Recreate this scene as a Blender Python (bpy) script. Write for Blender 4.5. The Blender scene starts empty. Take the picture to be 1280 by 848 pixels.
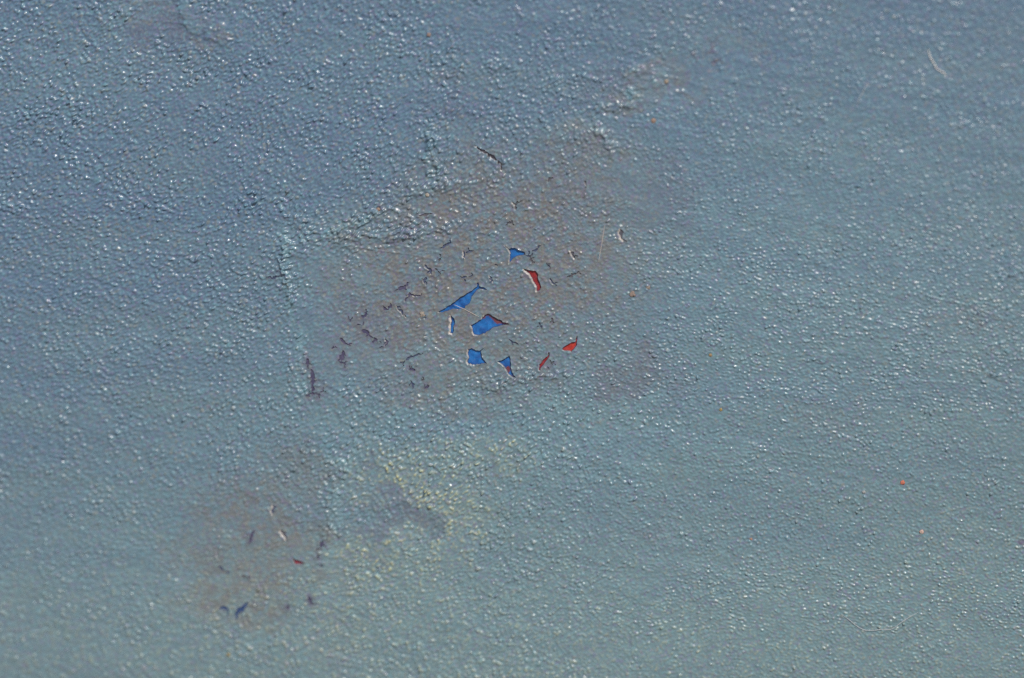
import bpy, bmesh, math
import numpy as np
from mathutils import Vector

# ------------------------------------------------------------------ camera, sky, sun, exposure
scene = bpy.context.scene
C = scene.collection
PW, PH = 1280.0, 848.0            # size of the photograph, used only to read off where marks stand
WALL_Z = 1.40                     # height of the marked spot above the ground (m)
TARGET = Vector((0, 0, WALL_Z))
DIST = 0.507
HFOV = 2 * math.atan(0.1 / DIST)
tilt, yaw = math.radians(-11), math.radians(-6)
cdir = Vector((-math.sin(yaw) * math.cos(tilt), -math.cos(yaw) * math.cos(tilt), -math.sin(tilt)))
cam_data = bpy.data.cameras.new('camera')
cam = bpy.data.objects.new('camera', cam_data)
C.objects.link(cam)
cam.location = TARGET + cdir * DIST
cam.rotation_euler = (-cdir).to_track_quat('-Z', 'Y').to_euler()
cam_data.sensor_width = 23.6
cam_data.lens = 23.6 / (2 * math.tan(HFOV / 2))
cam_data.clip_start = 0.01
cam_data.clip_end = 500
cam_data.dof.use_dof = True
cam_data.dof.aperture_fstop = 2.8
scene.camera = cam

SUN_DIR = Vector((0.28, -0.70, 0.65)).normalized()       # towards the sun
world = bpy.data.worlds.new('World')
scene.world = world
world.use_nodes = True
wn = world.node_tree.nodes
sky = wn.new('ShaderNodeTexSky')
sky.sky_type = 'NISHITA'
sky.sun_disc = False
sky.sun_elevation = math.asin(SUN_DIR.z)
sky.sun_rotation = math.atan2(SUN_DIR.x, SUN_DIR.y)
bg = wn['Background']
bg.inputs['Strength'].default_value = 0.10
world.node_tree.links.new(sky.outputs[0], bg.inputs['Color'])
sun_data = bpy.data.lights.new('sun', 'SUN')
sun_data.energy = 3.2
sun_data.angle = math.radians(0.53)
sun_data.color = (1.0, 0.95, 0.87)
sun = bpy.data.objects.new('sun', sun_data)
C.objects.link(sun)
sun.location = (2, -4, 5)
sun.rotation_euler = SUN_DIR.to_track_quat('Z', 'Y').to_euler()
scene.view_settings.view_transform = 'Standard'
scene.view_settings.look = 'None'
scene.view_settings.exposure = 0.0
scene.view_settings.gamma = 1.0
scene.render.engine = 'CYCLES'
scene.cycles.use_denoising = False
scene.cycles.max_bounces = 3
scene.cycles.diffuse_bounces = 2
scene.cycles.glossy_bounces = 2

rng = np.random.default_rng(11)

# ------------------------------------------------------------------ where a spot of the photo lies on the wall (mm)
R = np.array((-cdir).to_track_quat('-Z', 'Y').to_matrix())
LOC = np.array(cam.location)


def to_wall(p):
    p = np.atleast_2d(np.asarray(p, float))
    k = 2 * math.tan(HFOV / 2) / PW
    d = np.stack([(p[:, 0] - PW / 2) * k, -(p[:, 1] - PH / 2) * k, -np.ones(len(p))], 1) @ R.T
    t = -LOC[1] / d[:, 1]
    w = LOC + d * t[:, None]
    return np.stack([w[:, 0], w[:, 2] - WALL_Z], 1) * 1000.0


PX = 0.156                        # mm on the wall for one photo pixel, roughly
fw = to_wall([(600, 385)])[0]
fpt = Vector((fw[0] / 1000, 0, WALL_Z + fw[1] / 1000))
cam_data.dof.focus_distance = (fpt - cam.location).dot(-cdir)

# ------------------------------------------------------------------ the sheet of paint: a grid, finer where it has flaked
corners = to_wall([(0, 0), (PW, 0), (0, PH), (PW, PH)])
x0, x1 = corners[:, 0].min() - 6, corners[:, 0].max() + 6
z0, z1 = corners[:, 1].min() - 5, corners[:, 1].max() + 5


def axis(lo, hi, coarse, fine_spans, fine, far):
    xs, x = [lo], lo
    while x < hi:
        f = any(a <= x <= b for a, b in fine_spans)
        x += fine if f else coarse
        xs.append(x)
    a = np.array(xs)
    g = np.array([0.4, 1, 2.2, 5, 12, 30, 80, 200])
    return np.concatenate([[lo - far], (lo - g)[::-1], a, a[-1] + g, [a[-1] + far]])


def span(pa, pb, ax):
    w = to_wall([pa, pb])
    return (w[:, ax].min(), w[:, ax].max())


gx = axis(x0, x1, 0.175, [span((425, 400), (750, 400), 0), span((265, 700), (395, 700), 0)], 0.122, 1700)
gz = axis(z0, z1, 0.175, [span((640, 500), (640, 245), 1), span((300, 770), (300, 685), 1)], 0.122, 1000)
gz = gz[(gz > -WALL_Z * 1000 + 2)]
gz = np.concatenate([[-WALL_Z * 1000 + 1], gz])
NX, NZ = len(gx), len(gz)
VX, VZ = np.meshgrid(gx, gz)
print('film grid', NX, NZ, 'tris', 2 * NX * NZ)

# ---- helper fields
RS = 0.1
nrx, nrz = -(-(int((x1 - x0) / RS) + 2) // 120) * 120, -(-(int((z1 - z0) / RS) + 2) // 120) * 120
fx = np.fft.rfftfreq(nrx, RS)[None, :]
fz = np.fft.fftfreq(nrz, RS)[:, None]


def spectral(filt, seed):
    r = np.random.default_rng(seed).standard_normal((nrz, nrx)).astype(np.float32)
    n = np.fft.irfft2(np.fft.rfft2(r) * filt, s=r.shape)
    return ((n - n.mean()) / n.std()).astype(np.float32)


def band(wl, bw, seed, ang=0.0, stretch=1.0):
    c, s = math.cos(ang), math.sin(ang)
    u, v = fx * c + fz * s, -fx * s + fz * c
    f = np.sqrt((u * stretch) ** 2 + v ** 2)
    f0 = 1.0 / wl
    return spectral(np.exp(-((f - f0) / (bw * f0)) ** 2), seed)


def low(wl, seed, ang=0.0, stretch=1.0):             # slow variations: made on a coarse raster and enlarged
    q = 4 if wl >= 1.5 else 1
    mz, mx = nrz // q, nrx // q
    gx_, gz_ = np.fft.rfftfreq(mx, RS * q)[None, :], np.fft.fftfreq(mz, RS * q)[:, None]
    c, s = math.cos(ang), math.sin(ang)
    u, v = gx_ * c + gz_ * s, -gx_ * s + gz_ * c
    r = np.random.default_rng(seed).standard_normal((mz, mx))
    n = np.fft.irfft2(np.fft.rfft2(r) * np.exp(-((u * stretch) ** 2 + v ** 2) * wl ** 2), s=r.shape)
    n = ((n - n.mean()) / n.std()).astype(np.float32)
    if q > 1:
        def grow(a, m):
            p = np.clip((np.arange(m) + 0.5) / q - 0.5, 0, a.shape[0] - 1.001)
            k = p.astype(int)
            t = (p - k).astype(np.float32)[:, None]
            return a[k] * (1 - t) + a[k + 1] * t
        n = grow(grow(n, nrz).T.copy(), nrx).T.copy()
    return n


rx = x0 + np.arange(nrx) * RS
rz = z0 + np.arange(nrz) * RS
RX, RZ = [a.astype(np.float32) for a in np.meshgrid(rx, rz)]


def sample(r):                                      # raster -> grid, bilinear, edge values beyond it
    fxi = np.clip((gx - x0) / RS, 0, nrx - 1.001)
    fzi = np.clip((gz - z0) / RS, 0, nrz - 1.001)
    ix, iz = fxi.astype(int), fzi.astype(int)
    tx, tz = (fxi - ix)[None, :], (fzi - iz)[:, None]
    a = r[iz][:, ix] * (1 - tx) + r[iz][:, ix + 1] * tx
    b = r[iz + 1][:, ix] * (1 - tx) + r[iz + 1][:, ix + 1] * tx
    return a * (1 - tz) + b * tz


def sstep(a, b, x):
    t = np.clip((x - a) / (b - a), 0, 1)
    return t * t * (3 - 2 * t)


wob_x = low(6.0, 31) * 1.6
wob_z = low(6.0, 32) * 1.6
wob2_x = low(1.6, 33) * 0.55
wob2_z = low(1.6, 34) * 0.55
WXr, WZr = RX + wob_x + wob2_x, RZ + wob_z + wob2_z


def spot_win(cx, cy, rxp, ryp, ang=0, soft=0.6):    # a patch with a ragged edge, sizes in photo pixels: where it lies, and its strength
    c = to_wall([(cx, cy)])[0]
    a = math.radians(ang)
    reach = max(rxp, ryp) * PX * (1 + soft) + 7
    i0, i1 = np.searchsorted(rx, [c[0] - reach, c[0] + reach])
    j0, j1 = np.searchsorted(rz, [c[1] - reach, c[1] + reach])
    win = (slice(j0, j1), slice(i0, i1))
    dx, dz = WXr[win] - np.float32(c[0]), WZr[win] - np.float32(c[1])
    u = (dx * math.cos(a) + dz * math.sin(a)) / (rxp * PX)
    v = (-dx * math.sin(a) + dz * math.cos(a)) / (ryp * PX)
    return win, 1 - sstep(1 - soft, 1 + soft, np.sqrt(u * u + v * v))


def lay(field, c, k, soft):
    win, m = spot_win(*c, soft=soft)
    field[win] = np.maximum(field[win], m * k)


def seg_dist(X, Z, pts, closed=False):
    """distance to a polyline, the foot's place along it, and the signed side"""
    best = np.full(X.shape, 1e9)
    along = np.zeros(X.shape)
    side = np.zeros(X.shape)
    n = len(pts)
    segs = [(pts[i], pts[(i + 1) % n]) for i in range(n if closed else n - 1)]
    L = np.cumsum([0] + [math.hypot(*(b - a)) for a, b in segs])
    for k, (a, b) in enumerate(segs):
        d = b - a
        ll = max(d @ d, 1e-9)
        t = np.clip(((X - a[0]) * d[0] + (Z - a[1]) * d[1]) / ll, 0, 1)
        qx, qz = X - (a[0] + t * d[0]), Z - (a[1] + t * d[1])
        dd = np.hypot(qx, qz)
        m = dd < best
        best = np.where(m, dd, best)
        along = np.where(m, (L[k] + t * math.sqrt(ll)) / L[-1], along)
        side = np.where(m, np.sign(d[0] * qz - d[1] * qx), side)
    return best, along, side


def window(pts, pad):
    lo, hi = pts.min(0) - pad, pts.max(0) + pad
    i0, i1 = np.searchsorted(rx, [lo[0], hi[0]])
    j0, j1 = np.searchsorted(rz, [lo[1], hi[1]])
    return slice(max(j0, 0), max(j1, 1)), slice(max(i0, 0), max(i1, 1))


# ---- the stipple left by the roller, and the broad unevenness of the wall
right = sstep(-25, 65, RX + wob_x * 3)                          # finer and flatter towards the right
b1 = band(0.84, 0.55, 1, 0.6, 1.6)
b2 = band(0.68, 0.55, 2, -0.5, 1.6)
n = b1 * np.sqrt(1 - right) + b2 * np.sqrt(right)
n = n + 0.5 * band(1.9, 0.6, 9, 0.3, 1.3)


def droplets(sp, seed, rlo, rhi):                    # rounded beads of paint scattered over the wall, each with its own size and tint
    r = np.random.default_rng(seed)
    cx, cz = np.meshgrid(np.arange(0, nrx * RS, sp), np.arange(0, nrz * RS, sp * 0.9))
    cx = cx + (np.arange(cx.shape[0]) % 2)[:, None] * sp * 0.5
    cx, cz = (cx + r.normal(0, sp * 0.34, cx.shape)).ravel(), (cz + r.normal(0, sp * 0.34, cz.shape)).ravel()
    kp = r.random(len(cx)) < 0.92
    cx, cz = cx[kp], cz[kp]
    m = len(cx)
    rad = r.uniform(rlo, rhi, m)
    hgt = np.clip(r.normal(1.0, 0.24, m), 0.3, 1.8) * rad
    an, el = r.normal(0.9, 0.8, m), r.uniform(1.0, 1.55, m)
    tint = r.normal(0, 1, m).astype(np.float32)
    ca, sa = np.cos(an), np.sin(an)
    ix, iz = np.rint(cx / RS).astype(int), np.rint(cz / RS).astype(int)
    out = np.zeros((nrz, nrx), np.float32)
    tn = np.zeros((nrz, nrx), np.float32)
    kx = int(rhi * 1.55 / RS) + 1
    for dj in range(-kx, kx + 1):
        for di in range(-kx, kx + 1):
            jx, jz = ix + di, iz + dj
            dx, dz = jx * RS - cx, jz * RS - cz
            u, v = (dx * ca + dz * sa) / (rad * el), (-dx * sa + dz * ca) / rad
            q = 1 - u * u - v * v
            ok = (q > 0) & (jx >= 0) & (jx < nrx) & (jz >= 0) & (jz < nrz)
            if ok.any():
                val = hgt[ok] * q[ok] ** 1.6
                np.add.at(out, (jz[ok], jx[ok]), val)
                np.add.at(tn, (jz[ok], jx[ok]), (q[ok] * tint[ok]))
    return out, tn


d1, t1 = droplets(0.80, 21, 0.22, 0.44)
d2, t2 = droplets(0.66, 22, 0.19, 0.35)
drop = d1 * (1 - right) + d2 * right
tintr = np.clip(t1 * (1 - right) + t2 * right, -1.5, 1.5)
stip = (np.exp(0.45 * n) - 1.1) * 0.62 + drop * 1.55          # wavy base with beads on it
fine = band(0.5, 0.5, 3)
lvl = low(9.0, 44)
amp = 0.190 * (1 + 0.18 * low(5.0, 4) + 0.10 * lvl) * (1 - 0.20 * right)
win, m_ = spot_win(1150, 60, 330, 190, soft=0.8)
amp[win] *= 1 + 0.05 * m_
flat = np.zeros_like(RX)
for c in [(195, 25, 48, 30, 0), (275, 28, 42, 16, -28), (165, 122, 24, 18, 0), (245, 118, 26, 14, 0), (880, 95, 75, 34, 10),
          (800, 245, 34, 40, 0), (508, 640, 42, 22, -32), (472, 668, 22, 26, 20),
          (620, 365, 190, 108, 12), (450, 375, 80, 45, 0), (440, 440, 60, 40, 0), (620, 20, 70, 18, 5), (300, 690, 105, 85, 0)]:
    lay(flat, c, 0.42 if c[2] > 90 else 0.60, 0.6)
for c in [(520, 600, 95, 40, -12), (90, 110, 130, 90, 0), (220, 70, 50, 25, 0), (470, 690, 60, 40, 0)]:
    win, m_ = spot_win(*c, soft=0.9)
    amp[win] *= 1 + 0.28 * m_
amp = amp * (1 - flat)
H = stip * amp + fine * 0.0045 * (0.6 + 0.4 * lvl) + low(3.2, 5) * 0.012 + low(11, 6) * 0.05 + low(4, 7, -0.12, 4.5) * 0.024

# ---- faint brush strokes, mostly above and to the right of the flaking
br1 = low(3.0, 61, -0.16, 7.0)
stroke = np.clip(1 - np.abs(br1) * 1.6, 0, 1) ** 2
where = np.zeros_like(RX)
for c in [(830, 110, 220, 90, 8), (1150, 440, 220, 160, 5), (560, 60, 200, 60, 5), (480, 300, 140, 60, 8), (900, 560, 300, 60, 5), (120, 420, 160, 120, 5), (230, 60, 120, 70, -10)]:
    lay(where, c, 1.0, 0.8)
H += 0.085 * stroke * where

# ---- runs, laps and ridges in the paint: (points, width px, height mm, profile)
ridges = [
    ([(236, -10), (232, 12), (233, 27), (246, 36), (270, 47), (302, 63)], 9, 0.30, 'step'),
    ([(120, 40), (150, 22), (175, 5)], 9, 0.16, 'bump'),
    ([(770, 104), (800, 88), (818, 70), (850, 56)], 8, 0.12, 'bump'),
    ([(775, 122), (795, 110), (815, 104), (838, 104)], 8, 0.12, 'bump'),
    ([(730, 146), (760, 138), (780, 132), (800, 130)], 8, 0.18, 'bump'),
    ([(835, 108), (843, 122), (858, 112)], 7, 0.13, 'bump'),
    ([(680, 108), (700, 104), (740, 96)], 9, 0.12, 'bump'),
    ([(598, 82), (630, 83), (655, 81)], 7, 0.12, 'bump'),
    ([(498, 250), (520, 240), (545, 234), (575, 231), (608, 228)], 9, 0.26, 'bump'),
    ([(372, 303), (420, 291), (465, 270), (500, 251)], 10, 0.20, 'bump'),
    ([(542, 160), (540, 190), (541, 226)], 7, 0.34, 'bump'),
    ([(395, 302), (440, 300), (480, 296), (540, 290), (595, 284)], 10, 0.24, 'bump'),
    ([(352, 285), (356, 310), (354, 335), (360, 365), (358, 400)], 9, 0.34, 'bump'),
    ([(383, 262), (380, 300), (384, 330)], 8, 0.20, 'bump'),
    ([(1165, 408), (1195, 400), (1230, 397), (1268, 400)], 8, 0.08, 'bump'),
    ([(1215, 474), (1240, 468), (1262, 470)], 7, 0.15, 'bump'),
    ([(742, 155), (755, 178), (768, 205)], 7, 0.26, 'bump'),
    ([(1010, 446), (1060, 442)], 8, 0.08, 'bump'),
    ([(500, 575), (540, 582), (575, 592), (612, 590)], 9, 0.14, 'bump'),
    ([(-10, 258), (12, 262), (40, 263)], 8, 0.22, 'bump'),
    ([(440, 560), (425, 590), (412, 640), (405, 690)], 10, 0.24, 'bump'),
    ([(585, 482), (640, 480), (700, 470), (735, 462)], 10, 0.20, 'bump'),
    ([(460, 640), (478, 632), (500, 628), (520, 616)], 8, 0.13, 'bump'),
    ([(478, 690), (492, 672), (505, 666)], 8, 0.15, 'bump'),
    ([(528, 624), (548, 642), (552, 668)], 8, 0.14, 'bump'),
    ([(20, 150), (60, 140), (110, 128)], 10, 0.10, 'bump'),
    ([(30, 470), (90, 462), (140, 466)], 12, 0.07, 'bump'),
    ([(660, 330), (640, 338)], 5, 0.05, 'bump'),
]
for pts, w, h, kind in ridges:
    P = to_wall(pts)
    win = window(P, 6)
    d, t, s = seg_dist(RX[win] + wob2_x[win], RZ[win] + wob2_z[win], P)
    w = w * PX * 0.6
    taper = sstep(0, 0.22, t) * (1 - sstep(0.78, 1, t))
    q = d / (w * (1 + 0.25 * np.sin(t * 17 + len(pts))))
    if kind == 'bump':
        q = np.where(s * np.sign(P[-1, 0] - P[0, 0] + 1e-6) > 0, q / 1.7, q / 0.75)      # a lap: slow rise, sharp lower edge
        H[win] += 1.9 * h * taper * np.exp(-q * q) * (0.75 + 0.35 * b1[win] * 0.4)
    else:
        H[win] += h * taper * np.where(s < 0, np.exp(-q * q), np.exp(-(q / 4.5) ** 2))

# ---- stains, worn spots and ridges painted lighter (colour only; each with a shape of its own)
tan = np.zeros_like(RX)
for c, k in [((610, 335, 190, 130, 14), .62), ((640, 250, 130, 55, 8), .34), ((600, 455, 110, 42, -8), .40), ((690, 210, 75, 45, 0), .30),
             ((545, 490, 55, 22, 0), .45), ((320, 680, 95, 85, 0), .50), ((370, 590, 50, 40, 0), .32), ((300, 750, 70, 45, 0), .50), ((720, 210, 75, 55, 0), .42),
             ((365, 735, 22, 18, 0), .55), ((655, 345, 30, 40, 0), .30), ((720, 340, 45, 25, 0), .34), ((820, 98, 38, 10, 4), .38),
             ((785, 125, 40, 8, 8), .34), ((560, 240, 45, 6, 5), .50), ((860, 120, 20, 10, 0), .4), ((1215, 404, 48, 5, 2), .38),
             ((780, 470, 40, 22, 0), .22), ((940, 70, 30, 12, 0), .24), ((270, 45, 30, 7, -28), .35), ((1240, 476, 22, 5, 0), .35),
             ((420, 700, 30, 120, 0), .16), ((610, 590, 22, 5, 0), .4), ((1040, 525, 45, 16, 0), .14), ((520, 390, 30, 22, 0), .3)]:
    lay(tan, c, k, 0.5)
tan = np.clip(tan * 1.25 * (0.45 + 0.75 * sstep(-0.9, 0.9, low(1.6, 41) + 0.5 * low(3.5, 42))), 0, 1)
yel = np.zeros_like(RX)
for c, k in [((520, 605, 75, 34, -14), .72), ((470, 700, 55, 34, 0), .62), ((560, 655, 45, 55, 0), .58), ((600, 568, 80, 20, 0), .42), ((520, 700, 70, 60, 0), .4),
             ((640, 830, 760, 130, 0), .26), ((1190, 740, 110, 90, 0), .2), ((430, 770, 90, 80, 0), .36), ((150, 60, 100, 60, 0), .10)]:
    lay(yel, c, k * 1.1, 0.8)
pur = np.zeros_like(RX)
for c, k in [((508, 640, 40, 20, -32), .48), ((472, 668, 20, 24, 20), .48), ((545, 668, 12, 22, 10), .4), ((195, 25, 45, 28, 0), .40), ((455, 400, 60, 26, -10), .42),
             ((800, 470, 60, 30, 0), .36), ((427, 440, 30, 22, 0), .36), ((388, 470, 12, 32, 0), .40), ((885, 50, 9, 6, 0), .8),
             ((830, 240, 40, 45, 0), .26), ((1272, 680, 7, 6, 0), .8), ((480, 470, 70, 20, 0), .22), ((455, 575, 10, 8, 0), .5),
             ((805, 668, 22, 14, 0), .35), ((800, 100, 60, 26, 5), .25), ((570, 130, 40, 20, 0), .2), ((690, 250, 60, 25, 0), .22)]:
    lay(pur, c, k, 0.55)
teal = np.zeros_like(RX)                              # the paler later coat that stops short of the flaking
for c, k in [((660, 545, 330, 70, 0), .50), ((430, 330, 60, 60, 0), .35), ((470, 440, 110, 60, 0), .42), ((430, 560, 60, 70, 0), .40),
             ((1000, 350, 330, 220, 0), .34), ((700, 760, 700, 130, 0), .42), ((820, 120, 70, 30, 10), .35), ((165, 15, 30, 14, 25), .6),
             ((415, 720, 22, 70, 0), .5), ((500, 80, 200, 50, 0), .16), ((90, 95, 110, 60, 0), .25)]:
    lay(teal, c, k, 0.95)
lit_laps = [([(345, 268), (354, 300), (356, 345), (362, 400), (380, 450), (376, 520)], 15, .75), ([(440, 545), (428, 590), (416, 640), (408, 700), (412, 780)], 18, .75),
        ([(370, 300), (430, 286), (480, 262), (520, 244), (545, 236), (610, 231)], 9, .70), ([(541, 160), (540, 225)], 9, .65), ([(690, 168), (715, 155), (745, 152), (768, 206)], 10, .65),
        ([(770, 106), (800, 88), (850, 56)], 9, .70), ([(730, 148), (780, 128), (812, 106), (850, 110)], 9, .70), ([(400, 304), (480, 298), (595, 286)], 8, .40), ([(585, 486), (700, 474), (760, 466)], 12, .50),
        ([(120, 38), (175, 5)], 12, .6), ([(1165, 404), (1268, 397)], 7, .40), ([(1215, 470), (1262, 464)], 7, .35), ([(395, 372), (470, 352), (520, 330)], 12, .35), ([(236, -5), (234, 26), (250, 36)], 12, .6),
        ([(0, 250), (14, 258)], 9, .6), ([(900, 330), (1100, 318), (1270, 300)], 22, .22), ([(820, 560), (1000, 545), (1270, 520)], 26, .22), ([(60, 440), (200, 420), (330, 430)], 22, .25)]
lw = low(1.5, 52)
for pts, w, k in lit_laps:                                # paler lap edges, with the light on ridges put into the colour
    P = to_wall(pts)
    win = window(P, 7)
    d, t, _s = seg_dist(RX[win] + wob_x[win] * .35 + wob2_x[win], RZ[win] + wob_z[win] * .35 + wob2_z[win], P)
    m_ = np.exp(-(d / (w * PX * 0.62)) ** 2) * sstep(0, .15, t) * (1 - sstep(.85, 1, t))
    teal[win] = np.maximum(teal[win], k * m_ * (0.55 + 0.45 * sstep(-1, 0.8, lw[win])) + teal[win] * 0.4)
pA = to_wall([(480, 120)])[0]
pB = to_wall([(680, 830)])[0]
ax_ = (pB - pA) / ((pB - pA) @ (pB - pA))
grad = sstep(-0.25, 1.1, (RX + wob_x * 2 - pA[0]) * ax_[0] + (RZ + wob_z * 2 - pA[1]) * ax_[1])
crest = np.clip(stip * 0.7 + 0.1, 0, 1)

fade = np.clip(np.minimum(np.minimum(VX - x0, x1 - VX), np.minimum(VZ - z0, z1 - VZ)) / 5.0, 0, 1)
HG = sample(H) * fade
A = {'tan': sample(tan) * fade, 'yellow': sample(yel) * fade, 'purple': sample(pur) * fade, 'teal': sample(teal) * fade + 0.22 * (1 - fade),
     'grad': sample(grad), 'crest': sample(crest) * fade + 0.35 * (1 - fade), 'far': 1 - fade}
A['tint'] = sample(tintr) * fade
A['pale'] = np.zeros_like(HG)
A['edge'] = np.zeros_like(HG)

# ------------------------------------------------------------------ flaked spots and cracks
# outline (photo px), colour, pale bevel on the left (px), lip height (mm), label
chips = [
    ([(547.5, 390.4), (557, 385), (566.4, 378.3), (575.8, 371.2), (583.4, 367), (590.9, 362.3), (595.7, 358.4), (597.6, 351), (599.2, 357.6), (606, 359.6), (609.5, 363), (600.4, 361.2), (596.4, 362.6), (594.4, 365.6), (589.6, 370.8), (588.6, 375.4), (587.4, 379.2), (581.8, 383), (579.8, 386.2), (571.1, 386.8), (564.5, 387), (558.9, 389.2), (552.3, 391.4)], 'blue', 0.6, 0.16, 'bright blue undercoat in a long pointed flaked spot crossed by a fibre'),
    ([(588.8, 406.8), (596.6, 402.5), (602.3, 398.8), (606, 394), (609.8, 392.2), (615.5, 394.8), (623, 399.4), (630.6, 402.8), (636.8, 405.8), (630.6, 406.6), (624.9, 407.6), (619.2, 409.4), (614.5, 411.2), (609.8, 414.5), (604.2, 417.4), (596.6, 419.3), (592.2, 418.3), (590.4, 412.9)], 'blue_red', 3.2, 0.16, 'largest bright blue undercoat patch with a dark red upper rim'),
    ([(563.4, 394.3), (567.6, 397.6), (569.2, 402.5), (567, 407.3), (567.6, 412.9), (566, 417.5), (562.4, 416.6), (563.2, 411), (562.8, 406.3), (564.4, 401.6), (563.4, 397.8)], 'blue', 5.0, 0.22, 'narrow upright blue gash with a white left rim'),
    ([(585, 436.6), (589.7, 434.9), (593.6, 437), (599.1, 438.9), (605.4, 434.4), (601.2, 440.3), (602.2, 445), (604.2, 448.9), (609, 454.6), (603.8, 455), (597.5, 455.7), (591.3, 456.1), (585.6, 455.4), (583.8, 452.8), (586.2, 448.1), (584.6, 443.4)], 'blue', 3.2, 0.16, 'four cornered bright blue undercoat patch with a white left rim'),
    ([(621.3, 452), (627.2, 450.3), (631.9, 447.9), (636.4, 444.4), (638.2, 448.9), (638.6, 453.6), (638.6, 459), (640.2, 465.3), (642.6, 469.2), (646, 472), (640.5, 471.8), (636.2, 468.8), (633.7, 463.8), (630.7, 459.2), (627.6, 456.2), (624.8, 454)], 'blue_spot', 1.6, 0.16, 'small hooked blue undercoat patch with a red dot'),
    ([(631.4, 307), (636.4, 311.4), (639.7, 309.3), (645, 310.1), (650.4, 312.8), (656, 315), (657.2, 319), (651.2, 319.6), (645, 320.6), (641.7, 322.8), (639.2, 326.2), (636.2, 329.8), (637.3, 321.5), (638.2, 317.1), (636.8, 314)], 'blue', 2.4, 0.20, 'blue undercoat patch with a forked left end, topmost of the flaked spots'),
    ([(654.6, 336), (660.1, 337.2), (665.4, 338.1), (669.4, 338.4), (673, 342.8), (672.6, 348.1), (674.8, 353.4), (676.8, 358.7), (674.8, 363), (670.6, 364), (671, 358.7), (667.7, 353.6), (663.7, 346.6), (661.4, 342.2), (656, 338.8)], 'red', 3.6, 0.20, 'crimson undercoat patch with a broad white left rim'),
    ([(702.2, 436.9), (707.5, 432), (712.9, 428.6), (718.2, 427), (719.4, 426.4), (721, 419.5), (721.9, 420), (721.2, 429.2), (720.3, 433), (717, 437), (713.8, 440.6), (712.4, 439), (709.8, 438.8), (705.2, 438.4)], 'orange', 1.0, 0.14, 'orange red undercoat patch with an upward tail'),
    ([(673.5, 456), (677.3, 451.9), (681.2, 448), (684.3, 445.6), (686, 440.2), (687.2, 440.6), (686.8, 446.2), (683.4, 450.9), (680.3, 454.7), (677.3, 458.6), (675.4, 463.6), (673.6, 463)], 'red', 1.4, 0.14, 'slim slanting crimson sliver in the flaked area'),
    ([(366.2, 695.8), (369.4, 699.4), (374.5, 700.4), (383, 704), (375.4, 706), (368, 705.4), (366.4, 701)], 'maroon', 1.0, 0.16, 'small dull maroon patch on the brownish stain'),
]
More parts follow.
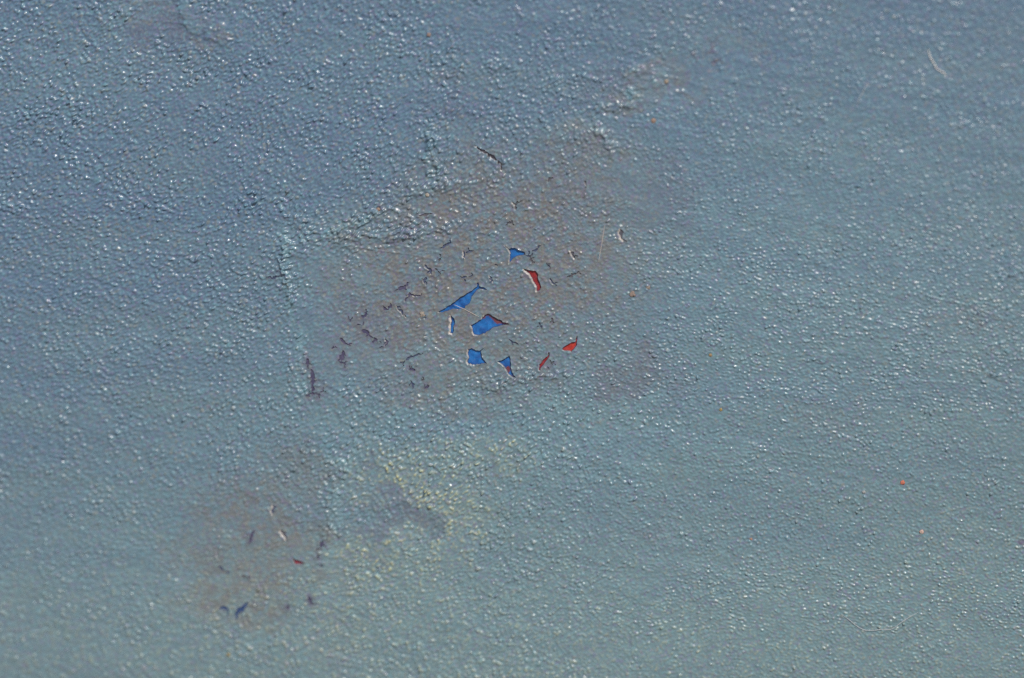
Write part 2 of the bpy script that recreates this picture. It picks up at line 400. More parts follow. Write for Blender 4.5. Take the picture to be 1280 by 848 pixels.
# polyline (photo px), width px, depth tint, pale bevel px
cracks = [
    ([(592.6, 181), (603, 188.5), (610, 192), (617, 197.5), (626.5, 204.5), (627.9, 214)], 2.5, 'ink', .8),
    ([(656.5, 318.9), (663.7, 319.6), (668, 314.2), (673, 308.5), (677.5, 305)], 2.1, 'navy', 0),
    ([(662.5, 320), (664.5, 324), (666, 330)], 1.4, 'dark', 0),
    ([(682.6, 328), (685.5, 332), (688.6, 336)], 2.2, 'navy', 0),
    ([(687.6, 347), (691, 354), (694.2, 355.4)], 2.0, 'navy', 1),
    ([(635.4, 423.4), (638.9, 427), (644.4, 428.4), (648.6, 431.4)], 2.2, 'navy', 0),
    ([(531, 330.5), (535.5, 335), (540.5, 343.4)], 2.2, 'navy', .6),
    ([(543.6, 335.6), (547, 338.4), (551, 340.5)], 1.9, 'dark', 0),
    ([(532.8, 346), (531.6, 350), (530, 354.6)], 2.8, 'navy', 1),
    ([(511.6, 352.5), (508, 357.5), (504.3, 360), (492.6, 364.2)], 2.2, 'plum', 0),
    ([(504.3, 360), (508.6, 363.2)], 1.8, 'plum', 0),
    ([(505.8, 377.4), (509, 371.5), (513.3, 368), (519, 369.4), (526, 370)], 2.0, 'plum', 1),
    ([(478.4, 381), (481.6, 388), (489.6, 382.6)], 2.8, 'plum', 0),
    ([(494.6, 381.8), (501, 388), (504, 393), (508.6, 397.6)], 1.9, 'navy', .6),
    ([(451.6, 393.4), (455, 397), (460.4, 388.6)], 2.4, 'plum', 0),
    ([(443.4, 407), (447.5, 406.2), (452.8, 407.4)], 2.0, 'plum', 0),
    ([(452.4, 412.6), (459.4, 415.6), (464.4, 422.6)], 3.4, 'plum', 0),
    ([(465.6, 429.6), (469, 423), (472.6, 428.8)], 2.2, 'plum', 0),
    ([(480.8, 421.4), (484, 428), (480.6, 433.6)], 1.7, 'plum', 1),
    ([(422.6, 420.4), (431, 429), (440.6, 433.4)], 2.1, 'plum', 0),
    ([(428.4, 437.6), (428, 445), (426.8, 453.6)], 4.6, 'plum', 0),
    ([(422.4, 453), (427, 452.4), (433, 455.6)], 2.0, 'plum', 0),
    ([(383.6, 447.6), (386.6, 459)], 3.0, 'plum', 0),
    ([(388.4, 461.6), (390.4, 472), (391.4, 482), (391, 492.4)], 4.6, 'plum', 0),
    ([(383, 497.6), (391, 491), (400.6, 494.4)], 2.6, 'plum', 0),
    ([(399.6, 490.6), (408.4, 488.4)], 2.0, 'plum', 0),
    ([(503.6, 458.6), (506, 449.6), (518, 445), (529.6, 441.6)], 1.9, 'navy', 0),
    ([(510.4, 462.4), (515, 461.4), (519.8, 462.6)], 2.8, 'plum', 0),
    ([(512.6, 475), (516, 480), (516.2, 487)], 2.2, 'navy', 0),
    ([(527, 470), (532, 475.5)], 1.8, 'dark', 0),
    ([(529.6, 486.6), (536.8, 481.6)], 2.2, 'plum', 0),
    ([(526, 399.4), (533.6, 396.6)], 1.7, 'dark', 1.5),
    ([(684.8, 228.6), (687.5, 222), (693.6, 223.4)], 2.1, 'dark', 1),
    ([(731.6, 226), (733.4, 235)], 2.4, 'dark', .8),
    ([(640, 253.2), (645, 256), (653.8, 249.6)], 2.1, 'dark', 1.6),
    ([(645, 256.2), (643.4, 262)], 2.0, 'dark', 1.6),
    ([(523, 269), (530.5, 269.4), (538, 266)], 1.9, 'dark', 0),
    ([(563.2, 297), (562, 303.4), (556, 307.5), (549.4, 310.6)], 2.0, 'navy', 0),
    ([(579.6, 313.6), (581.2, 323)], 2.4, 'navy', 2.6),
    ([(581.6, 316.4), (592.6, 313.2)], 2.2, 'navy', 0),
    ([(547.6, 328), (553.2, 320.2)], 1.6, 'dark', 0),
    ([(631, 281.4), (636, 278.2), (643.4, 281.4)], 1.7, 'dark', 0),
    ([(775.6, 286.6), (777.6, 292.6), (776.4, 297), (779.2, 301.4)], 2.8, 'dark', 3.8),
    ([(712.4, 313.6), (716, 317.5), (718.6, 323.6)], 2.0, 'dark', 2.6),
    ([(574.6, 344.8), (580, 347.2), (590.8, 344.8)], 1.9, 'navy', 0),
    ([(580.4, 347.2), (581.4, 352.4)], 2.3, 'navy', 0),
    ([(611.4, 344.4), (614.6, 347.5), (616.4, 353.4)], 2.4, 'navy', 2.0),
    ([(618, 331.6), (623.4, 331)], 2.1, 'navy', 0),
    ([(707.6, 346.4), (717, 343.8), (724.2, 338.8)], 1.9, 'dark', 0),
    ([(689.8, 397), (692.4, 404.6)], 1.6, 'dark', 0),
    ([(670.6, 408.8), (678.6, 407.4)], 1.6, 'navy', 0),
    ([(686.6, 449), (691.4, 456.6)], 1.5, 'dark', 0),
    ([(684.6, 458), (687.4, 463)], 1.8, 'plum', 0),
    ([(341, 630.6), (341.6, 637), (340.4, 643.4)], 3.4, 'navy', 2.6),
    ([(352.4, 662), (355, 668), (359.6, 673.6)], 3.4, 'dark', 3.0),
    ([(272, 707), (279.4, 713), (288, 715.8)], 2.8, 'navy', 0),
    ([(301.4, 721.4), (307, 720.4), (313.8, 721.6)], 2.6, 'dark', 0),
    ([(274, 762), (280.5, 759), (287.6, 765.4)], 3.2, 'bluish', 0),
    ([(295, 774.6), (295.6, 767), (303, 760), (311.6, 753)], 3.4, 'bluish', 0),
    ([(385.6, 745), (387, 750), (390, 756)], 4.4, 'plum', 0),
    ([(359.4, 757), (360.6, 762)], 4.2, 'plum', 0),
    ([(395.6, 696), (400, 698)], 3.6, 'plum', 0),
    ([(400.6, 706.6), (402.6, 709.6)], 3.4, 'navy', 0),
    ([(404, 676), (400.6, 686)], 3.0, 'plum', 0),
    ([(318, 663), (314, 671), (310.6, 681)], 2.6, 'plum', 0),
    ([(330, 346.6), (341, 347.2), (352, 345)], 2.4, 'navy', 0),
    ([(437, 403), (441, 396)], 1.6, 'plum', 0),
    ([(414, 437), (418, 430)], 1.6, 'plum', 0),
]


br = np.random.default_rng(77)
for pts, w, col, bev in list(cracks):                 # side branches and hairline tails
    p = np.array(pts, float)
    if np.hypot(*np.diff(p, axis=0).T).sum() < 6:
        continue
    for _ in range(br.integers(1, 3)):
        i = br.integers(0, len(p) - 1)
        a = p[i] + (p[i + 1] - p[i]) * br.uniform(0.2, 0.9)
        d_ = p[i + 1] - p[i]
        th = math.atan2(d_[1], d_[0]) + br.choice([-1, 1]) * br.uniform(0.6, 1.4)
        l1, l2 = br.uniform(2, 4), br.uniform(1.5, 4)
        b_ = a + l1 * np.array([math.cos(th), math.sin(th)])
        th += br.uniform(-0.8, 0.8)
        cracks.append(([tuple(a), tuple(b_), tuple(b_ + l2 * np.array([math.cos(th), math.sin(th)]))], 1.25, col, 0))


def ribbon(pts, w, seed):
    r = np.random.default_rng(seed)
    P = to_wall(pts)
    # resample and roughen
    seg = np.hypot(*np.diff(P, axis=0).T)
    L = np.concatenate([[0], np.cumsum(seg)])
    m = max(5, int(L[-1] / 0.28))
    t = np.linspace(0, L[-1], m)
    Q = np.stack([np.interp(t, L, P[:, 0]), np.interp(t, L, P[:, 1])], 1)
    Q[1:-1] += r.normal(0, 0.11, (m - 2, 2))
    T = np.gradient(Q, axis=0)
    T /= np.linalg.norm(T, axis=1)[:, None] + 1e-9
    N = np.stack([-T[:, 1], T[:, 0]], 1)
    u = np.linspace(0, 1, m)
    half = 0.5 * w * PX * (0.25 + 0.95 * np.sin(np.pi * np.clip(u, .03, .97)) ** 0.6) * (1 + r.normal(0, 0.42, m).clip(-.8, 1.2))
    half[[0, -1]] = 0.02
    return np.concatenate([Q + N * half[:, None], (Q - N * half[:, None])[::-1]])


def inside(X, Z, P):
    c = np.zeros(X.shape, bool)
    n = len(P)
    for i in range(n):
        a, b = P[i], P[(i + 1) % n]
        if a[1] == b[1]:
            continue
        c ^= ((a[1] > Z) != (b[1] > Z)) & (X < (b[0] - a[0]) * (Z - a[1]) / (b[1] - a[1]) + a[0])
    return c


def roughen(P, seed, j):
    r = np.random.default_rng(seed)
    out = []
    for i in range(len(P)):
        a, b = P[i], P[(i + 1) % len(P)]
        m = max(1, int(np.hypot(*(b - a)) / 0.3))
        for k in range(m):
            q = a + (b - a) * k / m
            out.append(q + (r.normal(0, j, 2) if k else r.normal(0, j * .4, 2)))
    return np.array(out)


holes = []
for i, (o, col, bev, lip, lab) in enumerate(chips):
    holes.append(dict(P=roughen(to_wall(o), 100 + i, 0.055), col=col, bev=bev * PX * 0.52, lip=lip * 0.7, depth=0.36, label=lab, chip=True))
for i, (o, w, col, bev) in enumerate(cracks):
    holes.append(dict(P=ribbon(o, w * 1.0, 300 + i), col=col, bev=bev * PX * 0.7, lip=0.06, depth=0.21, label=None, chip=False))

FX, FZ = (VX[:-1, :-1] + VX[1:, 1:]) / 2, (VZ[:-1, :-1] + VZ[1:, 1:]) / 2
kill = np.zeros(FX.shape, bool)
MX, MZ = VX.copy(), VZ.copy()
hole_id = np.full(FX.shape, -1)
for hi, h in enumerate(holes):
    P = h['P']
    pad = 3.2
    i0, i1 = np.searchsorted(gx, [P[:, 0].min() - pad, P[:, 0].max() + pad])
    j0, j1 = np.searchsorted(gz, [P[:, 1].min() - pad, P[:, 1].max() + pad])
    sl = (slice(j0, j1), slice(i0, i1))
    X, Z = VX[sl], VZ[sl]
    d, t, s = seg_dist(X, Z, P, True)
    ins = inside(X, Z, P)
    ds = np.where(ins, -d, d)
    # direction away from the outline, from the gradient of the distance
    gzd, gxd = np.gradient(ds, Z[:, 0], X[0])
    gl = np.hypot(gzd, gxd) + 1e-6
    leftness = np.clip(-gxd / gl * 0.94 - gzd / gl * 0.34, 0, 1)      # film on the left and lower left of the spot
    upper = np.clip(gzd / gl * 0.9 + gxd / gl * 0.4, 0, 1)            # film above and to the right of the spot stands proud
    dd = np.maximum(ds, 0)
    # the bared spot's surroundings have gone flat, the rim curls up; where it is broken back it slopes down into the spot
    flatk = np.exp(-(dd / (0.8 if h['chip'] else 0.3)) ** 2)
    HG[sl] *= 1 - 0.45 * flatk
    rim = h['lip'] * np.exp(-dd / (0.42 if h['chip'] else 0.25)) * (0.5 + 0.45 * np.sin(t * 23 + hi) ** 2 + (0.35 if h['chip'] else 0.2) * upper)
    if h['bev'] > 0:
        lk = sstep(0.25, 0.75, leftness)
        rag = np.interp(t, np.linspace(0, 1, 41), np.random.default_rng(400 + hi).uniform(0.35, 1.35, 41))
        slope = np.clip(1 - dd / (h['bev'] * rag), 0, 1)
        HG[sl] += rim * (1 - lk) + lk * (-0.26 * slope + 0.10 * np.exp(-((dd - h['bev']) / 0.25) ** 2) * (dd < 1.5))
        A['pale'][sl] = np.maximum(A['pale'][sl], lk * sstep(0.0, 0.35, slope) * min(1.0, 0.35 + h['bev'] / PX * 0.25))
    else:
        HG[sl] += rim
    A['tan'][sl] = np.maximum(A['tan'][sl], 0.32 * np.exp(-(dd / 0.55) ** 2) * (0.6 + 0.4 * np.sin(t * 31 + hi)))
    if h['col'] == 'plum':
        A['purple'][sl] = np.maximum(A['purple'][sl], 0.55 * np.exp(-(dd / 0.7) ** 2))
    # bare faces
    fsl = (slice(j0, j1 - 1), slice(i0, i1 - 1))
    fi = inside(FX[fsl], FZ[fsl], P) & ~kill[fsl]
    kill[fsl] |= fi
    hole_id[fsl] = np.where(fi, hi, hole_id[fsl])
    # pull the vertices round the bare faces onto the outline
    kd = np.zeros(X.shape, bool)
    kk = np.zeros(X.shape, bool)
    for a in (0, 1):
        for b in (0, 1):
            kd[a:a + fi.shape[0], b:b + fi.shape[1]] |= fi
            kk[a:a + fi.shape[0], b:b + fi.shape[1]] |= ~fi
    bd = kd & kk
    jj, ii = np.nonzero(bd)
    if len(jj):
        best = np.full(len(jj), 1e9)
        qx, qz = X[bd].copy(), Z[bd].copy()
        vx, vz = X[bd], Z[bd]
        for a, b in zip(P, np.roll(P, -1, 0)):
            e = b - a
            tt = np.clip(((vx - a[0]) * e[0] + (vz - a[1]) * e[1]) / max(e @ e, 1e-9), 0, 1)
            cx, cz = a[0] + tt * e[0], a[1] + tt * e[1]
            dq = np.hypot(cx - vx, cz - vz)
            m = dq < best
            best[m] = dq[m]
            qx[m], qz[m] = cx[m], cz[m]
        dq = np.hypot(qx - vx, qz - vz)
        k = np.minimum(1, 0.11 / np.maximum(dq, 1e-6))
        MX[j0 + jj, i0 + ii] = vx + (qx - vx) * k
        MZ[j0 + jj, i0 + ii] = vz + (qz - vz) * k

# ------------------------------------------------------------------ materials
def rgb(r, g, b):
    f = lambda c: ((c / 255) / 12.92) if c <= 10 else (((c / 255) + 0.055) / 1.055) ** 2.4
    return (f(r), f(g), f(b), 1)


def new_mat(name):
    m = bpy.data.materials.new(name)
    m.use_nodes = True
    return m, m.node_tree.nodes, m.node_tree.links, m.node_tree.nodes['Principled BSDF']


def noise(N, L, vec, scale, detail=2, rough=0.5):
    t = N.new('ShaderNodeTexNoise')
    t.inputs['Scale'].default_value = scale
    t.inputs['Detail'].default_value = detail
    t.inputs['Roughness'].default_value = rough
    L.new(vec, t.inputs['Vector'])
    return t


def ramp(N, L, src, a, b, lo=0.0, hi=1.0):
    r = N.new('ShaderNodeMapRange')
    r.inputs[1].default_value, r.inputs[2].default_value = a, b
    r.inputs[3].default_value, r.inputs[4].default_value = lo, hi
    L.new(src, r.inputs[0])
    return r.outputs[0]


def math_(N, L, op, a, b):
    m = N.new('ShaderNodeMath')
    m.operation = op
    for k, v in ((0, a), (1, b)):
        if isinstance(v, (int, float)):
            m.inputs[k].default_value = v
        else:
            L.new(v, m.inputs[k])
    return m.outputs[0]


def mix(N, L, fac, a, b, blend='MIX'):
    m = N.new('ShaderNodeMix')
    m.data_type = 'RGBA'
    m.blend_type = blend
    for k, v in ((0, fac), (6, a), (7, b)):
        if isinstance(v, (int, float)):
            m.inputs[k].default_value = v
        elif isinstance(v, tuple):
            m.inputs[k].default_value = v
        else:
            L.new(v, m.inputs[k])
    return m.outputs[2]


def attr(N, name):
    a = N.new('ShaderNodeAttribute')
    a.attribute_name = name
    return a.outputs['Fac']


def paint_material(name, far):
    m, N, L, P = new_mat(name)
    co = N.new('ShaderNodeTexCoord').outputs['Object']
    mp = N.new('ShaderNodeMapping')
    mp.inputs['Scale'].default_value = (0.3, 1, 1)
    mp.inputs['Rotation'].default_value = (0, 0.15, 0)
    L.new(co, mp.inputs['Vector'])
    blot = noise(N, L, mp.outputs[0], 130, 2)
    mott = noise(N, L, co, 420, 1)
    grain = noise(N, L, co, 1200, 1, 0.6)
    sep = N.new('ShaderNodeSeparateColor')
    L.new(grain.outputs['Color'], sep.inputs[0])
    gr1, gr2, gr3 = sep.outputs
    g = math_(N, L, 'ADD', attr(N, 'grad'), ramp(N, L, blot.outputs[0], 0.3, 0.7, -0.22, 0.22))
    g = math_(N, L, 'MAXIMUM', math_(N, L, 'MINIMUM', g, 1.0), 0.0)
    col = mix(N, L, g, rgb(86, 110, 134), rgb(101, 123, 131))
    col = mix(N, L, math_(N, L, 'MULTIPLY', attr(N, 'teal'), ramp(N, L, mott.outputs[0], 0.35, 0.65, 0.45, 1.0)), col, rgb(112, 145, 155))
    col = mix(N, L, math_(N, L, 'MULTIPLY', attr(N, 'purple'), ramp(N, L, mott.outputs[0], 0.3, 0.6, 0.6, 1.0)), col, rgb(94, 87, 106))
    col = mix(N, L, math_(N, L, 'MULTIPLY', attr(N, 'tan'), ramp(N, L, gr1, 0.36, 0.64, 0.6, 1.2)), col, rgb(109, 104, 103))
    # overspray that caught on the crests
    cr = attr(N, 'crest')
    yk = math_(N, L, 'MULTIPLY', math_(N, L, 'MULTIPLY', attr(N, 'yellow'), ramp(N, L, attr(N, 'purple'), 0.1, 0.45, 1, 0.1)), math_(N, L, 'MULTIPLY', ramp(N, L, cr, 0.15, 1, 0.1, 1.1), ramp(N, L, mott.outputs[0], 0.35, 0.65, 0.5, 1.5)))
    col = mix(N, L, yk, col, rgb(184, 182, 136))
    # fleck: tiny differences of hue from one droplet to the next
    col = mix(N, L, ramp(N, L, gr1, 0.52, 0.72, 0, 0.42), col, rgb(112, 156, 164))
    col = mix(N, L, ramp(N, L, gr2, 0.54, 0.74, 0, 0.42), col, rgb(118, 104, 146))
    col = mix(N, L, ramp(N, L, gr3, 0.56, 0.76, 0, 0.32), col, rgb(138, 128, 118))
    tn = attr(N, 'tint')
    col = mix(N, L, ramp(N, L, tn, 0.25, 1.3, 0, 0.4), col, rgb(134, 136, 126))
    col = mix(N, L, ramp(N, L, tn, -0.25, -1.3, 0, 0.5), col, rgb(100, 140, 154))
    col = mix(N, L, attr(N, 'pale'), col, rgb(188, 180, 174))
    col = mix(N, L, attr(N, 'edge'), col, rgb(150, 150, 152))
    L.new(col, P.inputs['Base Color'])
    L.new(ramp(N, L, mott.outputs[0], 0.3, 0.7, 0.24, 0.38), P.inputs['Roughness'])
    P.inputs['Specular IOR Level'].default_value = 0.5
    if not far:
        return m
    # beyond the close-up the same stipple goes on as fine relief
    vor = N.new('ShaderNodeTexVoronoi')
    vor.feature = 'SMOOTH_F1'
    vor.inputs['Scale'].default_value = 1250
    L.new(co, vor.inputs['Vector'])
    b = N.new('ShaderNodeBump')
    b.inputs['Distance'].default_value = 0.00055
    b.invert = True
    L.new(vor.outputs['Distance'], b.inputs['Height'])
    L.new(attr(N, 'far'), b.inputs['Strength'])
    L.new(b.outputs[0], P.inputs['Normal'])
    return m


def undercoat(name, c1, c2, rough=0.5, rim_shade=rgb(40, 44, 78)):
    m, N, L, P = new_mat(name)
    co = N.new('ShaderNodeTexCoord').outputs['Object']
    a = noise(N, L, co, 620, 4, 0.65)
    c = mix(N, L, ramp(N, L, a.outputs[0], 0.32, 0.68), c1, c2)
    sc = noise(N, L, co, 2100, 3, 0.7)
    c = mix(N, L, ramp(N, L, sc.outputs[0], 0.58, 0.72, 0, 0.5), c, rgb(96, 92, 104))
    c = mix(N, L, attr(N, 'rim_shade'), c, rim_shade)
    L.new(c, P.inputs['Base Color'])
    P.inputs['Roughness'].default_value = rough
    b = N.new('ShaderNodeBump')
    b.inputs['Distance'].default_value = 0.00006
    b.inputs['Strength'].default_value = 0.6
    L.new(noise(N, L, co, 2600, 2).outputs[0], b.inputs['Height'])
    L.new(b.outputs[0], P.inputs['Normal'])
    return m


def mixed_undercoat(name):                      # blue with what is left of a dark red coat (mask "red" on the mesh)
    m, N, L, P = new_mat(name)
    co = N.new('ShaderNodeTexCoord').outputs['Object']
    a = noise(N, L, co, 620, 4, 0.65)
    blue = mix(N, L, ramp(N, L, a.outputs[0], 0.35, 0.68), rgb(6, 60, 128), rgb(26, 112, 184))
    sc = noise(N, L, co, 2100, 3, 0.7)
    blue = mix(N, L, ramp(N, L, sc.outputs[0], 0.58, 0.72, 0, 0.5), blue, rgb(96, 92, 104))
    blue = mix(N, L, attr(N, 'red'), blue, rgb(104, 50, 58))
    L.new(mix(N, L, attr(N, 'rim_shade'), blue, rgb(40, 44, 78)), P.inputs['Base Color'])
    P.inputs['Roughness'].default_value = 0.5
    return m


M = {
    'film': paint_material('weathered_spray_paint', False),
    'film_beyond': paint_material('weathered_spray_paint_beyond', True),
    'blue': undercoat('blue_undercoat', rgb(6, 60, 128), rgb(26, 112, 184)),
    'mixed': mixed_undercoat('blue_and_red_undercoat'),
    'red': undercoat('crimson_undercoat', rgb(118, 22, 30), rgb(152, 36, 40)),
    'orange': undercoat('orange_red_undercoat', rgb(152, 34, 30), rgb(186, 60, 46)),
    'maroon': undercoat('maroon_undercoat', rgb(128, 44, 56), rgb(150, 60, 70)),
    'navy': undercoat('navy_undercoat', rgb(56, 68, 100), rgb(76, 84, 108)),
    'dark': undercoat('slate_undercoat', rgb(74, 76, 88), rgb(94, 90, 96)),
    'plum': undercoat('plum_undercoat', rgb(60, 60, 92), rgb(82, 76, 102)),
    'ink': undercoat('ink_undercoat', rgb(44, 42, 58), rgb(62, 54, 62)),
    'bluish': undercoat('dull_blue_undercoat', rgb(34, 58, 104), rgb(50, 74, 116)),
}

# ------------------------------------------------------------------ the wall
def link(name, me, mat, parent=None):
    o = bpy.data.objects.new(name, me)
    C.objects.link(o)
    if mat:
        me.materials.append(mat)
    if parent:
        o.parent = parent
    return o


def raw_mesh(name, co, quads, attrs=None, smooth=True):
    me = bpy.data.meshes.new(name)
    co = np.asarray(co, np.float32)
    quads = np.asarray(quads, np.int32)
    me.vertices.add(len(co))
    me.vertices.foreach_set('co', co.ravel())
    k = quads.shape[1]
    me.loops.add(quads.size)
    me.loops.foreach_set('vertex_index', quads.ravel())
    me.polygons.add(len(quads))
    me.polygons.foreach_set('loop_start', np.arange(0, quads.size, k, dtype=np.int32))
    me.polygons.foreach_set('use_smooth', np.full(len(quads), smooth))
    for nm, v in (attrs or {}).items():
        a = me.attributes.new(nm, 'FLOAT', 'POINT')
        a.data.foreach_set('value', np.asarray(v, np.float32).ravel())
    me.update(calc_edges=True)
    return me


def to_world(X, Z, Hh):                                    # mm on the wall -> metres
    return np.stack([np.ravel(X) / 1000, -np.ravel(Hh) / 1000, np.ravel(Z) / 1000 + WALL_Z], 1)


wall = bpy.data.objects.new('painted_wall', None)
C.objects.link(wall)
wall['label'] = 'blue grey stippled spray painted wall with flaked blue and red spots'
wall['category'] = 'wall'
wall['kind'] = 'thing'

ids = np.arange(NX * NZ, dtype=np.int32).reshape(NZ, NX)
quad = np.stack([ids[:-1, :-1], ids[:-1, 1:], ids[1:, 1:], ids[1:, :-1]], -1)
keep = quad[~kill]
co = to_world(MX, MZ, HG)
# broken edge of the film: a wall from each border edge down to the undercoat
ev = []
kj, ki = np.nonzero(kill)
for j, i in zip(kj, ki):
    q = ids[j, i], ids[j, i + 1], ids[j + 1, i + 1], ids[j + 1, i]
    for (dj, di), (a, b) in (((-1, 0), (q[0], q[1])), ((0, 1), (q[1], q[2])), ((1, 0), (q[2], q[3])), ((0, -1), (q[3], q[0]))):
        if not kill[j + dj, i + di]:
            ev.append((a, b))
ev = np.array(ev, np.int32)
top = co[ev.ravel()].copy()
bot = top.copy()
bot[:, 1] = 0.00050
nb = len(co)
k = len(ev)
ti = nb + np.arange(2 * k).reshape(k, 2)
bi = ti + 2 * k
skirt = np.stack([ti[:, 1], ti[:, 0], bi[:, 0], bi[:, 1]], 1)
allco = np.concatenate([co, top, bot])
at = {}
for nm, v in A.items():
    base = v.ravel()
    e = base[ev.ravel()]
    at[nm] = np.concatenate([base, e, e])
at['edge'] = np.concatenate([np.zeros(nb), np.full(2 * k, .7), np.full(2 * k, .7)])
used = np.zeros(len(allco), bool)
faces = np.concatenate([keep, skirt])
used[faces.ravel()] = True
remap = np.cumsum(used) - 1
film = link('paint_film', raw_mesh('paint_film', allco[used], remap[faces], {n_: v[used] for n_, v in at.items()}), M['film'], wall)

film.data.materials.append(M['film_beyond'])
far_q = A['far'].ravel()[keep].max(1) > 0
film.data.polygons.foreach_set('material_index', np.concatenate([far_q, np.zeros(len(skirt), bool)]).astype(np.int32))

# body of the wall behind the film
bm = bmesh.new()
bmesh.ops.create_cube(bm, size=1)
wx = gx[-1] / 1000 - gx[0] / 1000
for v in bm.verts:
    v.co = Vector(((gx[0] + gx[-1]) / 2000 + v.co.x * wx, 0.101 + v.co.y * 0.2, (gz[-1] / 1000 + WALL_Z) * (v.co.z + 0.5)))
me = bpy.data.meshes.new('wall_core')
bm.to_mesh(me)
bm.free()
core_m, N_, L_, P_ = new_mat('render_coat')
c_ = noise(N_, L_, N_.new('ShaderNodeTexCoord').outputs['Object'], 40, 4)
L_.new(mix(N_, L_, c_.outputs[0], rgb(150, 146, 138), rgb(176, 172, 164)), P_.inputs['Base Color'])
P_.inputs['Roughness'].default_value = 0.9
link('wall_core', me, core_m, wall)

# the bared undercoat of every flaked spot and crack
for hi, h in enumerate(holes):
    P = h['P']
    st = 0.14
    xs = np.arange(P[:, 0].min() - .5, P[:, 0].max() + .5, st)
    zs = np.arange(P[:, 1].min() - .5, P[:, 1].max() + .5, st)
    X, Z = np.meshgrid(xs, zs)
    cx, cz = (X[:-1, :-1] + X[1:, 1:]) / 2, (Z[:-1, :-1] + Z[1:, 1:]) / 2
    d, _, _ = seg_dist(cx, cz, P, True)
    kp = inside(cx, cz, P) | (d < 0.34)
    r = np.random.default_rng(900 + hi)
    relief = 0.045 * np.sin(X * 3.1 + hi) * np.cos(Z * 2.7 + hi * 1.7) + r.normal(0, 0.004, X.shape)
    Hh = -h['depth'] + relief
    idg = np.arange(X.size).reshape(X.shape)
    q = np.stack([idg[:-1, :-1], idg[:-1, 1:], idg[1:, 1:], idg[1:, :-1]], -1)[kp]
    att = {}
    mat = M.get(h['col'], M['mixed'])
    if h['col'] == 'blue_red':
        ln = to_wall([(603, 396), (609, 391), (616, 395.5), (624, 400.5), (638, 405.5)])
        dd_, _, _ = seg_dist(X + r.normal(0, .12, X.shape), Z, ln)
        w_ = 0.42 + 0.45 * np.exp(-((X - to_wall([(620, 400)])[0][0]) / 0.7) ** 2)
        att['red'] = sstep(0.25, -0.12, dd_ - w_)
    elif h['col'] == 'blue_spot':
        c0 = to_wall([(634.6, 462.4)])[0]
        att['red'] = sstep(0.62, 0.38, np.hypot(X - c0[0], (Z - c0[1]) * .8) + r.normal(0, .04, X.shape)) + \
            0.55 * sstep(0.5, 1.3, (to_wall([(634, 464)])[0][1] - Z))
    if h['chip']:                                     # rim shade painted dark navy, mostly along the top and in the pointed ends
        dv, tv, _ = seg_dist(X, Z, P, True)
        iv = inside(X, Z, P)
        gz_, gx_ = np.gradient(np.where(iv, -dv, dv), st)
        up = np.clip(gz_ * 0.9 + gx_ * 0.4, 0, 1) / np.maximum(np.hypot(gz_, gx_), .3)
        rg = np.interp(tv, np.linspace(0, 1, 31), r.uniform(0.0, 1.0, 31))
        att['rim_shade'] = np.clip(sstep(0.06, -0.08, dv - (0.05 + 0.22 * up * rg + 0.10 * rg)), 0, 1) * 0.85 + 0.0
    co_ = to_world(X, Z, Hh)
    us = np.zeros(len(co_), bool)
    us[q.ravel()] = True
    rm = np.cumsum(us) - 1
    nm = 'flaked_spot' if h['chip'] else 'crack'
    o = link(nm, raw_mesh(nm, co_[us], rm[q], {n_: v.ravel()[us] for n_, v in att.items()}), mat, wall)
    if h['label']:
        o['label'] = h['label']

# ------------------------------------------------------------------ lint and grit stuck to the paint
def film_height(x, z):
    i = int(np.clip(np.searchsorted(gx, x), 1, NX - 1))
    j = int(np.clip(np.searchsorted(gz, z), 1, NZ - 1))
    return float(HG[j, i])


def lint_material(name, a, b):                    # thin, so light also comes through it
    m, N, L, P = new_mat(name)
    n_ = noise(N, L, N.new('ShaderNodeTexCoord').outputs['Object'], 700, 2)
    c = mix(N, L, n_.outputs[0], a, b)
    L.new(c, P.inputs['Base Color'])
    P.inputs['Roughness'].default_value = 0.45
    tr = N.new('ShaderNodeBsdfTranslucent')
    L.new(c, tr.inputs['Color'])
    ms = N.new('ShaderNodeMixShader')
    ms.inputs[0].default_value = 0.2
    L.new(P.outputs[0], ms.inputs[1])
    L.new(tr.outputs[0], ms.inputs[2])
    L.new(ms.outputs[0], N['Material Output'].inputs['Surface'])
    return m


lint_m = lint_material('pale_lint', rgb(246, 236, 230), rgb(252, 249, 245))
lint_dim = lint_material('grey_lint', rgb(170, 180, 186), rgb(190, 196, 198))
lint_pink = lint_material('pinkish_lint', rgb(206, 190, 182), rgb(222, 210, 204))


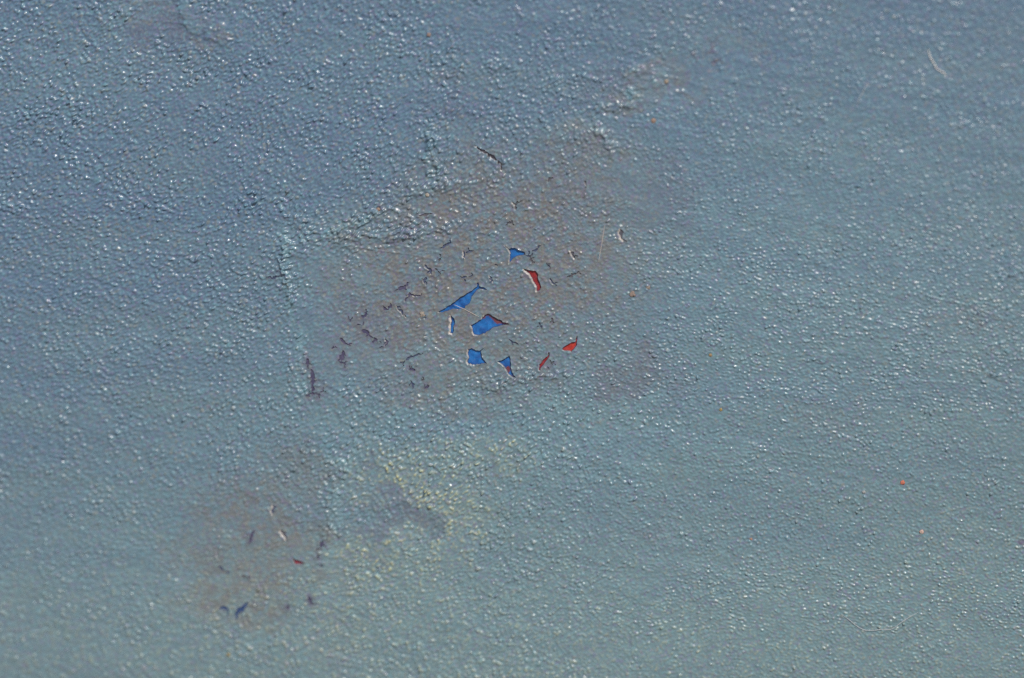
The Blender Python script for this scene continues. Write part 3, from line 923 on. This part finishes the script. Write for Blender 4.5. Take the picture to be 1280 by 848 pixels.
def fibre(pts, rad, mat, label, lift=0.0):
    P = to_wall(pts)
    seg = np.hypot(*np.diff(P, axis=0).T)
    L = np.concatenate([[0], np.cumsum(seg)])
    m = int(L[-1] / 0.25) + 4
    t = np.linspace(0, L[-1], m)
    Q = np.stack([np.interp(t, L, P[:, 0]), np.interp(t, L, P[:, 1])], 1)
    for _ in range(4):
        Q[1:-1] = (Q[:-2] + 2 * Q[1:-1] + Q[2:]) / 4
    hh = np.array([film_height(x, z) for x, z in Q])
    pad = np.pad(hh, 6, 'edge')
    hh = np.array([pad[i + 5:i + 8].max() for i in range(m)])
    hh = np.convolve(np.pad(hh, 8, 'edge'), np.ones(17) / 17, 'valid') + rad * 0.35 + lift * np.sin(np.pi * t / L[-1])
    cx, cz = Q.mean(0)
    ctr = np.stack([(Q[:, 0] - cx), -(hh), (Q[:, 1] - cz)], 1) / 1000
    vs, fs, ns = [], [], 7
    for i in range(m):
        a = ctr[min(i + 1, m - 1)] - ctr[max(i - 1, 0)]
        a /= np.linalg.norm(a)
        n1 = np.cross(a, [0, 1, 0])
        n1 /= np.linalg.norm(n1)
        n2 = np.cross(a, n1)
        rr = rad / 1000 * (0.45 + 0.65 * min(1, 6 * min(i, m - 1 - i) / m + .1))
        for s in range(ns):
            an = 2 * math.pi * s / ns
            vs.append(ctr[i] + rr * (math.cos(an) * n1 + math.sin(an) * n2))
    for i in range(m - 1):
        for s in range(ns):
            fs.append((i * ns + s, i * ns + (s + 1) % ns, (i + 1) * ns + (s + 1) % ns, (i + 1) * ns + s))
    o = link('lint_fibre', raw_mesh('lint_fibre', vs, fs), mat)
    o.location = (cx / 1000, 0, cz / 1000 + WALL_Z)
    o['label'] = label
    o['category'] = 'fibre'
    o['group'] = 'lint fibres stuck to the paint'


fibre([(1160.6, 62), (1161.7, 69.8), (1164.1, 74), (1167.7, 79.7), (1170.5, 85.4), (1174, 88.5), (1178.3, 89.6), (1181.8, 92.4), (1182.9, 96)], 0.085, lint_m, 'short bright crooked fibre on plain blue paint, upper right of the wall', 0.10)
fibre([(567.4, 380.8), (574, 383.6), (582, 387.2), (590, 391.6), (599, 396.4)], 0.04, lint_pink, 'straight pale fibre bridging the two largest blue flaked spots', 0.05)
fibre([(755.8, 281.5), (754, 294), (751.6, 308), (748.4, 327.6)], 0.045, lint_pink, 'thin pinkish fibre standing upright right of the crimson spot')
fibre([(1051, 767.4), (1061.9, 775), (1070.6, 782.7), (1080.5, 788.1), (1092.5, 788.1), (1101.3, 786.5), (1114.4, 787), (1119.9, 783.2), (1127.5, 777.2), (1136.3, 771.7), (1148.3, 765.2)], 0.075, lint_dim, 'long pale fibre sagging like a bowl, lower right of the wall', 0.06)
fibre([(1085, 102.5), (1081, 111), (1077, 118), (1072, 127.7)], 0.08, lint_dim, 'faint grey slanting fibre left of the bright crooked one')

grit_mats = {}


def grit_mat(c):
    if c not in grit_mats:
        m, N, L, P = new_mat('grit')
        n_ = noise(N, L, N.new('ShaderNodeTexCoord').outputs['Object'], 2500, 2)
        L.new(mix(N, L, ramp(N, L, n_.outputs[0], .3, .7), rgb(*[int(v * .9) for v in c]), rgb(*[int(v * .72) for v in c])), P.inputs['Base Color'])
        P.inputs['Roughness'].default_value = 0.5
        grit_mats[c] = m
    return grit_mats[c]


grits = [
    ((1128.5, 603.5), 3.4, (232, 130, 104), 'vivid orange grit grain alone on the blue grey paint at right'),
    ((1152, 665), 3.3, (226, 190, 176), 'pale pink grit grain below the vivid orange one'),
    ((938.6, 674), 2.5, (214, 150, 118), 'small tan orange grit grain, lower middle right of the wall'),
    ((817, 151), 3.8, (196, 150, 124), 'dull peach grit grain beside the slanting ridges near the top'),
    ((833, 102), 3.4, (206, 176, 150), 'beige grit grain on top of the slanting ridges'),
    ((536, 43.5), 3.0, (186, 146, 132), 'dull rose grit grain, top of the wall left of middle'),
    ((791, 368), 4.2, (186, 152, 134), 'dull salmon grit grain right of the crimson flaked spot'),
    ((810, 359.5), 3.2, (184, 158, 140), 'smaller salmon grit grain up and right of its dull salmon neighbour'),
    ((473, 262), 3.0, (196, 146, 116), 'orange brown grit grain under the long ridge, left of the flaking'),
    ((888, 444), 2.4, (206, 160, 100), 'tiny amber grit grain on plain paint right of the flaking'),
    ((901, 512), 2.4, (208, 170, 90), 'tiny yellow grit grain below the amber one'),
    ((286, 818), 2.8, (200, 168, 96), 'ochre grit grain at the bottom left under the brownish stain'),
    ((1080, 615), 2.4, (220, 216, 214), 'tiny white grit grain left of the vivid orange one'),
    ((534, 244), 3.0, (226, 206, 184), 'cream grit grain stuck on the long ridge above the flaking'),
    ((528, 393), 4.0, (206, 184, 164), 'large flat cream grit lump left of the narrow blue gash'),
]
for gi, (p, rp, c, lab) in enumerate(grits):
    kk_ = 0.92 if gi < 2 else 0.66
    c = tuple(int(v * kk_ + g_ * (1 - kk_)) for v, g_ in zip(c, (122, 130, 134)))
    r = np.random.default_rng(700 + gi)
    w = to_wall([p])[0]
    bm = bmesh.new()
    bmesh.ops.create_icosphere(bm, subdivisions=3, radius=1)
    k1, k2, k3 = r.uniform(1.5, 3, 3)
    rad = rp * PX * 0.82 / 1000
    for v in bm.verts:
        q = v.co
        f = 1 + (0.34 if rp > 3.9 else 0.20) * math.sin(k1 * q.x * 2 + gi) * math.cos(k2 * q.z * 2) + 0.12 * math.sin(k3 * 3 * q.y + q.x * 4)
        v.co = Vector((q.x * f * rad, q.y * f * rad * (0.14 if rp > 3.9 else 0.32), q.z * f * rad * r.uniform(.94, 1.06)))
    for f in bm.faces:
        f.smooth = True
    me = bpy.data.meshes.new('grit_grain')
    bm.to_mesh(me)
    bm.free()
    o = link('grit_grain', me, grit_mat(c))
    o.location = (w[0] / 1000, -film_height(*w) / 1000 - rad * 0.12, w[1] / 1000 + WALL_Z)
    o.rotation_euler = (0, r.uniform(0, 3), 0)
    o['label'] = lab
    o['category'] = 'grit'
    o['group'] = 'grit grains stuck to the paint'

# ------------------------------------------------------------------ the ground in front of the wall
gm, N_, L_, P_ = new_mat('paving')
co_ = N_.new('ShaderNodeTexCoord').outputs['Object']
L_.new(mix(N_, L_, noise(N_, L_, co_, 6, 6).outputs[0], rgb(120, 112, 102), rgb(150, 142, 130)), P_.inputs['Base Color'])
P_.inputs['Roughness'].default_value = 0.9
g = link('ground', raw_mesh('ground', [(-80, -80, 0), (80, -80, 0), (80, 80, 0), (-80, 80, 0)], [(0, 1, 2, 3)], smooth=False), gm)
g['kind'] = 'structure'
